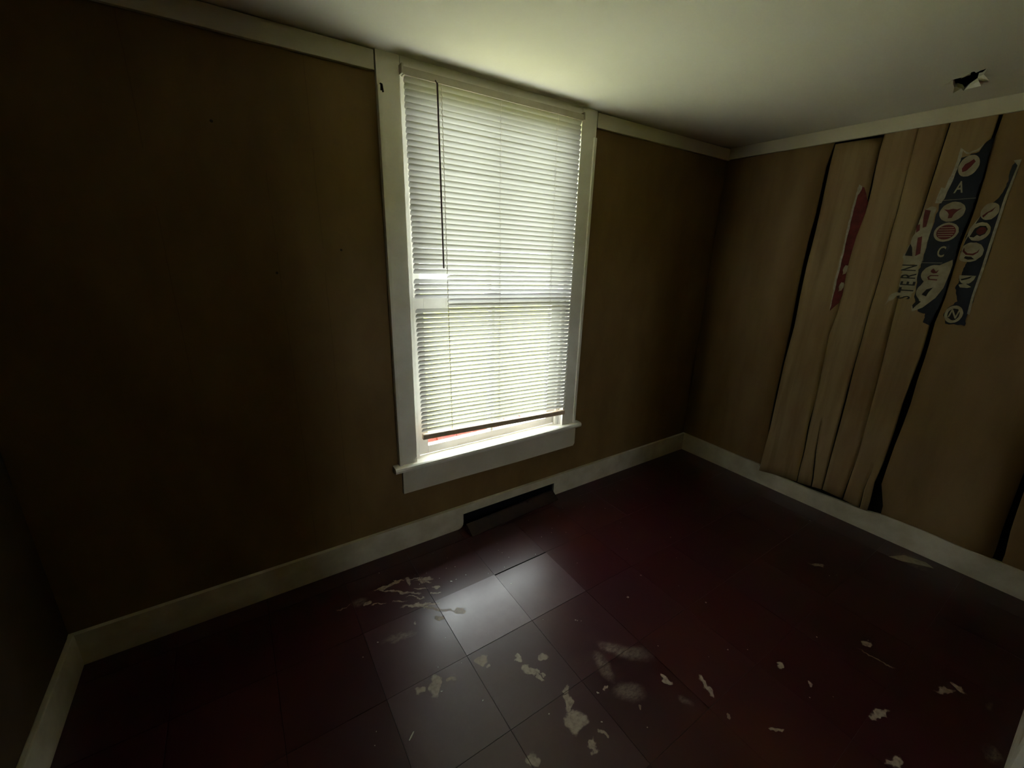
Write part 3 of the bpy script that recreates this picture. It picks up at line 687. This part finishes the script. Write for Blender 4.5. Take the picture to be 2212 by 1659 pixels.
# dark chip at the top of the left casing
obj('chipped_spot', prism([(-2.293, -CT2 - .0004, z) for z in ()] or [(-2.296, -CT2 - .0098, 2.045), (-2.288, -CT2 - .0098, 2.043), (-2.284, -CT2 - .0098, 2.018), (-2.291, -CT2 - .0098, 2.021), (-2.297, -CT2 - .0098, 2.02)], (0, .01, 0)), 'dark', win)
# jambs, head jamb, outer sill
for x0, x1 in ((WX0, WX0 + .003), (WX1 - .003, WX1)):
    obj('jamb', abox(bmesh.new(), x0, x1, -.001, T + .01, .477, WZ1), 'sash', win)
obj('head_jamb', abox(bmesh.new(), WX0 + .003, WX1 - .003, -.001, T + .01, WZ1 - .003, WZ1), 'sash', win)
for x0, x1 in ((WX0 + .003, WX0 + .028), (WX1 - .028, WX1 - .003)):
    obj('stop_bead', abox(bmesh.new(), x0, x1, .012, .034, .477, WZ1 - .003, bev=.003), 'sash', win)
# stool with rounded nose and horns, apron
prof = [(.034, .447), (-.040, .447), (-.047, .452), (-.050, .462), (-.047, .472), (-.040, .477), (.034, .477)]
bm = bmesh.new(); profile_x(bm, [(.034, .447), (-.001, .447), (-.001, .477), (.034, .477)], WX0, WX1)
sb = bmesh.new()
profile_x(sb, [(-.001, .447)] + prof[1:6] + [(-.001, .477)], -2.333, -1.168)
me = bpy.data.meshes.new('t'); sb.to_mesh(me); sb.free(); bm.from_mesh(me); bpy.data.meshes.remove(me)
obj('stool', bm, 'casing', win)
obj('apron', prism([(-2.290, 0, .447), (-1.187, 0, .447), (-1.186, 0, .330), (-1.196, 0, .316), (-1.62, 0, .314), (-1.97, 0, .318), (-2.290, 0, .318)], (0, -.018, 0)), 'trim', win)
obj('outer_sill', prism([(WX0, y, z) for y, z in ((.034, .44), (.034, .474), (.20, .445), (.20, .42))], (WX1 - WX0, 0, 0)), 'sash', win)
def sash(name, x0, x1, y0, y1, z0, z1, st, bot, top, mull):
    bm = bmesh.new()
    abox(bm, x0, x0 + st, y0, y1, z0, z1, bev=.0015); abox(bm, x1 - st, x1, y0, y1, z0, z1, bev=.0015)
    abox(bm, x0 + st, x1 - st, y0, y1, z0, z0 + bot, bev=.0015); abox(bm, x0 + st, x1 - st, y0, y1, z1 - top, z1, bev=.0015)
    o = obj(name, bm, 'sash', win)
    mc = (x0 + x1) / 2
    def sub(n, b2, mt):
        k = obj(n, b2, mt, None); k.data.transform(Matrix.Translation(-win.location)); k.parent = o
    ym = (y0 + y1) / 2
    pr = [(mc - mull / 2, ym), (mc - mull / 4, y0 + .004), (mc + mull / 4, y0 + .004), (mc + mull / 2, ym), (mc + mull / 2, y1 - .002), (mc - mull / 2, y1 - .002)]
    sub('muntin', prism([(x, y, z0 + bot) for x, y in pr], (0, 0, z1 - top - z0 - bot)), 'sash')
    for a, b in ((x0 + st, mc - mull / 2), (mc + mull / 2, x1 - st)):
        sub('pane', abox(bmesh.new(), a, b, ym + .004, ym + .007, z0 + bot, z1 - top), 'glass')
    return o
SX0, SX1 = WX0 + .004, WX1 - .004
sash('lower_sash', SX0 + .012, SX1 - .012, .036, .068, .4775, 1.262, .066, .042, .056, .032)
sash('upper_sash', SX0 + .012, SX1 - .012, .070, .100, 1.222, WZ1 - .004, .066, .040, .050, .032)
bm = bmesh.new()
abox(bm, -1.80, -1.715, .040, .064, 1.262, 1.267, bev=.001); abox(bm, -1.775, -1.735, .044, .060, 1.267, 1.280, bev=.003); rod(bm, (-1.755, .05, 1.277), (-1.72, .036, 1.284), .004)
obj('sash_lock', bm, 'lock', win)

# ------------------------------------------------------------------ venetian blind
YBL = -.035
BX, BW = -1.7655, .4445       # middle and half width
bl = tag(empty('venetian_blind', (BX, YBL, .57)), 'off-white vinyl mini blind covering the window, a few slats snapped', 'window blind')
# head rail: open-top U channel
bm = bmesh.new()
L0, L1, R0, R1 = BX - BW - .002, BX - BW, BX + BW, BX + BW + .002
abox(bm, L0, R1, YBL - .014, YBL - .0125, 2.083, 2.109, bev=.0005)
abox(bm, L0, R1, YBL + .0125, YBL + .014, 2.083, 2.109, bev=.0005)
abox(bm, L0, R1, YBL - .0125, YBL + .0125, 2.083, 2.0845)
abox(bm, L0, L1, YBL - .0125, YBL + .0125, 2.0845, 2.109); abox(bm, R0, R1, YBL - .0125, YBL + .0125, 2.0845, 2.109)
obj('head_rail', bm, 'headrail', bl)
for x in (L0 - .0045, R1 + .0045):
    obj('bracket', abox(bmesh.new(), x - .004, x + .004, YBL - .016, -.019, 2.086, 2.118, bev=.001), 'headrail', bl)
NS = 69
CH, TILT = .0255, math.radians(53.5)
CORDS_T = (.168, .477, .828)
def slat_mesh(xa, xb, name='slat', torn=False):
    """curved strip, inner (room) edge up, spanning xa..xb about the blind's middle"""
    bm = bmesh.new(); n = 4
    L = xb - xa
    st = [(0, .45), (.0025, .80), (.006, 1.0)] + [(L * f, 1.0) for f in (.25, .5, .75)] + [(L - .006, 1.0), (L - .0025, .80), (L, .45)]
    if torn: st = [(0, .25), (.006, .7), (.012, .85), (.03, 1.0)] + st[3:]
    rows = []
    for x, k in st:
        row = []
        for i in range(n + 1):
            s_ = (i / n - .5) * CH * k
            crown = .0016 * (1 - (2 * s_ / CH) ** 2)
            yy = -s_ * math.cos(TILT) - crown * math.sin(TILT)
            z_ = s_ * math.sin(TILT) - crown * math.cos(TILT)
            row.append(bm.verts.new((xa + x, yy, z_)))
        rows.append(row)
    for a, b in zip(rows, rows[1:]):
        for i in range(n): bm.faces.new((a[i], a[i + 1], b[i + 1], b[i]))
    me = bpy.data.meshes.new(name); bm.to_mesh(me); bm.free(); me.shade_smooth(); me.materials.append(M['slat'])
    return me
HW = BW
full = slat_mesh(-HW, HW)
short = slat_mesh(-HW + CORDS_T[0] * 2 * HW + .004, HW, torn=True)
zl0, zl1, zr0, zr1 = 2.073, .642, 2.073, .606
rs = random.Random(5)
# the snapped slats: nearest to these heights at the left cord
BROKEN_Z = (1.357, 1.261, 1.240)
zs = [zl0 + (zl1 - zl0) * i / (NS - 1) for i in range(NS)]
broken = {min(range(NS), key=lambda i: abs(zs[i] - z)) for z in BROKEN_Z}
for i in range(NS):
    f = i / (NS - 1)
    zl, zr = zl0 + (zl1 - zl0) * f, zr0 + (zr1 - zr0) * f
    xc = BX + .016 * f
    o = bpy.data.objects.new('slat', short if i in broken else full)
    o.location = (xc + rs.uniform(-.0012, .0012) - BX, rs.uniform(-.0006, .0006), (zl + zr) / 2 - .57 + rs.uniform(-.0007, .0007))
    more = math.radians(max(0.0, min(1.0, (1.2 - zl) / .55)) * 9.5 + max(0.0, min(1.0, (zl - 1.25) / .2)) * 5)      # slats above and below hang more closed
    o.rotation_euler = (rs.uniform(-.014, .014) - more, math.atan2(zl - zr, 2 * HW), 0)
    link(o, bl)
# bottom rail
bm = abox(bmesh.new(), -.442, .442, -.011, .011, -.014, .012, bev=.004)
o = obj('bottom_rail', bm, 'rail', None); o.parent = bl
o.location = (.017, 0, .590 - .57); o.rotation_euler = (0, math.atan2(.038, .880), 0)
o['label'] = 'tan brown bottom rail'
# ladder cords
for k, t in enumerate(CORDS_T):
    x0 = BX - HW + t * 2 * HW; x1 = x0 + .022
    bm = bmesh.new()
    zb = zl1 + (zr1 - zl1) * t - .02
    for dy in (-.0125, .0125): rod(bm, (x0, YBL + dy, 2.084), (x1, YBL + dy, zb), .0005, 5)
    # lift cord weaving through the slats
    prev = None; nseg = NS * 2
    for q in range(nseg + 1):
        f = q / nseg
        pnt = (x0 + (x1 - x0) * f + .002, YBL + (.0012 if k else .0045) * (1 if q % 2 else -1) - (0.0 if k else .006), 2.084 + (zb - 2.084) * f)
        if prev: rod(bm, prev, pnt, .0011 if k == 0 else .0007, 5)
        prev = pnt
    obj('ladder_cord', bm, 'cord', bl)
# tilt wand
bm = rod(bmesh.new(), (-2.086, -.064, 2.078), (-2.074, -.062, 1.392), .0036, 6)
rod(bm, (-2.0865, -.066, 2.072), (-2.0865, -.047, 2.090), .0024, 6)
o = obj('tilt_wand', bm, 'wand', bl); o['label'] = 'dark reddish tilt wand'

# ------------------------------------------------------------------ heating register in the baseboard
rg = tag(empty('floor_register', (-1.65, 0, 0)), 'dark metal wedge register pulled askew from the baseboard under the window', 'vent')
box('duct_shade_plate', 'void', rg, NX0 + .001, NX1 - .001, -.003, -.0005, 0, NZ)  # flat black plate, painted as the shade inside the duct
LW = .622
bm = bmesh.new()
pr = [(-.004, 0), (-.070, 0), (-.072, .005), (-.018, .040), (-.010, .042), (-.004, .040)]
profile_x(bm, pr, -LW / 2, LW / 2)
body = obj('body', bm, 'metal', None); body.parent = rg
body.location = (-.006, -.022, 0); body.rotation_euler = (0, 0, math.radians(3.6))
def on_body(n, b2, mt):
    k = obj(n, b2, mt, None); k.parent = body; return k
for x in (-LW / 2 - .0015, LW / 2 - .0025):
    on_body('end_cap', prism([(x, y - .002 if y < -.01 else y, z + (.002 if z > .01 else 0)) for y, z in pr], (.004, 0, 0)), 'metal')
on_body('lever', abox(bmesh.new(), .10, .112, -.03, -.02, .034, .047, bev=.001), 'metal')

# ------------------------------------------------------------------ paint flakes and chips
def flake_mesh(sx, sy, seed, curl=.0):
    r = random.Random(seed); n = 7
    pts = []
    for i in range(n):
        a = 2 * math.pi * i / n; k = r.uniform(.6, 1.1)
        pts.append((sx * k * math.cos(a), sy * k * math.sin(a)))
    return prism([(x, y, curl * (x / max(sx, 1e-6)) ** 2) for x, y in pts], (0, 0, .0006))
def place_flake(x, y, z, sx, sy, rot, seed, label, group, curl=0.0):
    o = obj('paint_flake', flake_mesh(sx, sy, seed, curl), 'flake')
    o.location = (x, y, z); o.rotation_euler = (0, 0, rot)
    tag(o, label, 'paint flake', group); return o
FZ = .0012
place_flake(FLAKES[0][0], FLAKES[0][1], FZ, .019, .0042, math.radians(38), 3, 'longest white sliver of curled paint lying alone on the tiles', None, .004)
rf = random.Random(21)
for k, (x, y) in enumerate(FLAKES[1:]):
    place_flake(x, y, FZ, rf.uniform(.003, .006), rf.uniform(.002, .004), rf.uniform(0, 3), 40 + k, 'small white paint flake lying on the dark red floor', 'paint flakes on the floor')
for k in range(70):
    u = rf.random()
    if u < .55: x, y = rf.gauss(-1.75, .45), -.10 - abs(rf.gauss(0, .22))
    elif u < .8: x, y = rf.uniform(-2.7, -1.3), rf.uniform(-1.3, -.3)
    else: x, y = rf.uniform(-1.6, -.15), rf.uniform(-1.6, -.1)
    if x < -3.2 or x > -.05 or y > -.03 or (y > -.14 and -2.0 < x < -1.3): continue
    place_flake(x, y, FZ, rf.uniform(.0014, .0034), rf.uniform(.0012, .0024), rf.uniform(0, 3), 90 + k, 'small white paint flake lying on the dark red floor', 'paint flakes on the floor')
for k, (x, y, sx, sy) in enumerate(((-1.70, -.022, .014, .005), (-1.66, -.012, .008, .004), (-2.06, -.005, .010, .004), (-1.53, -.02, .006, .003), (-1.87, -.03, .005, .003))):
    place_flake(x, y, .4775, sx, sy, .2 + k, 200 + k, 'white paint chip lying on the window stool', 'paint chips on the stool', .002)
# loose bit of torn tile backing by the plank wall
o = obj('vinyl_scrap', prism([(-.185, -1.38, .002), (-.10, -1.42, .002), (-.075, -1.50, .003), (-.10, -1.535, .004), (-.14, -1.47, .002), (-.17, -1.43, .002)], (0, 0, .0012)), 'paper_white')
tag(o, 'pale torn floor scrap beside the baseboard of the plank wall', 'scrap')

# ------------------------------------------------------------------ outside the window
GZ = -.45
struct(box('lawn', 'grass', None, -60, 60, -60, 22, GZ - .1, GZ), 'yellow-green lawn outside the window', 'lawn')
struct(box('road', 'concrete', None, -90, 90, 22, 120, GZ - .1, GZ), 'pale road beyond the lawn', 'road')
struct(box('walkway', 'concrete', None, -6, 4, .14, 1.9, GZ - .05, GZ + .02), 'pale concrete walkway beside the lawn outside', 'path')
be = tag(empty('brick_edging', (-.6, 2.8, GZ)), 'row of red garden bricks outside below the window', 'bricks')
rbk = random.Random(2)
bm = abox(bmesh.new(), -.10, .10, -.05, .05, 0, .065, bev=.005)
first = obj('brick', bm, 'brick', None); first.parent = be
for k in range(7):
    o = first if k == 0 else link(bpy.data.objects.new('brick', first.data), be)
    o.location = (-.78 + k * .215, -.80 + rbk.uniform(-.012, .012), 0); o.rotation_euler = (0, 0, rbk.uniform(-.06, .06))
fe = tag(empty('board_fence', (3.0, 3.2, GZ)), 'pinkish board fence outside beyond the lower right panes', 'fence')
bm = abox(bmesh.new(), -.07, .07, -.01, .01, 0, 1.35, bev=.003)
first = obj('fence_board', bm, 'fence', None); first.parent = fe
for k in range(26):
    o = first if k == 0 else link(bpy.data.objects.new('fence_board', first.data), fe)
    o.location = (-.72 + k * .148, .05 + k * .045, 0)
    o.rotation_euler = (0, 0, .3)
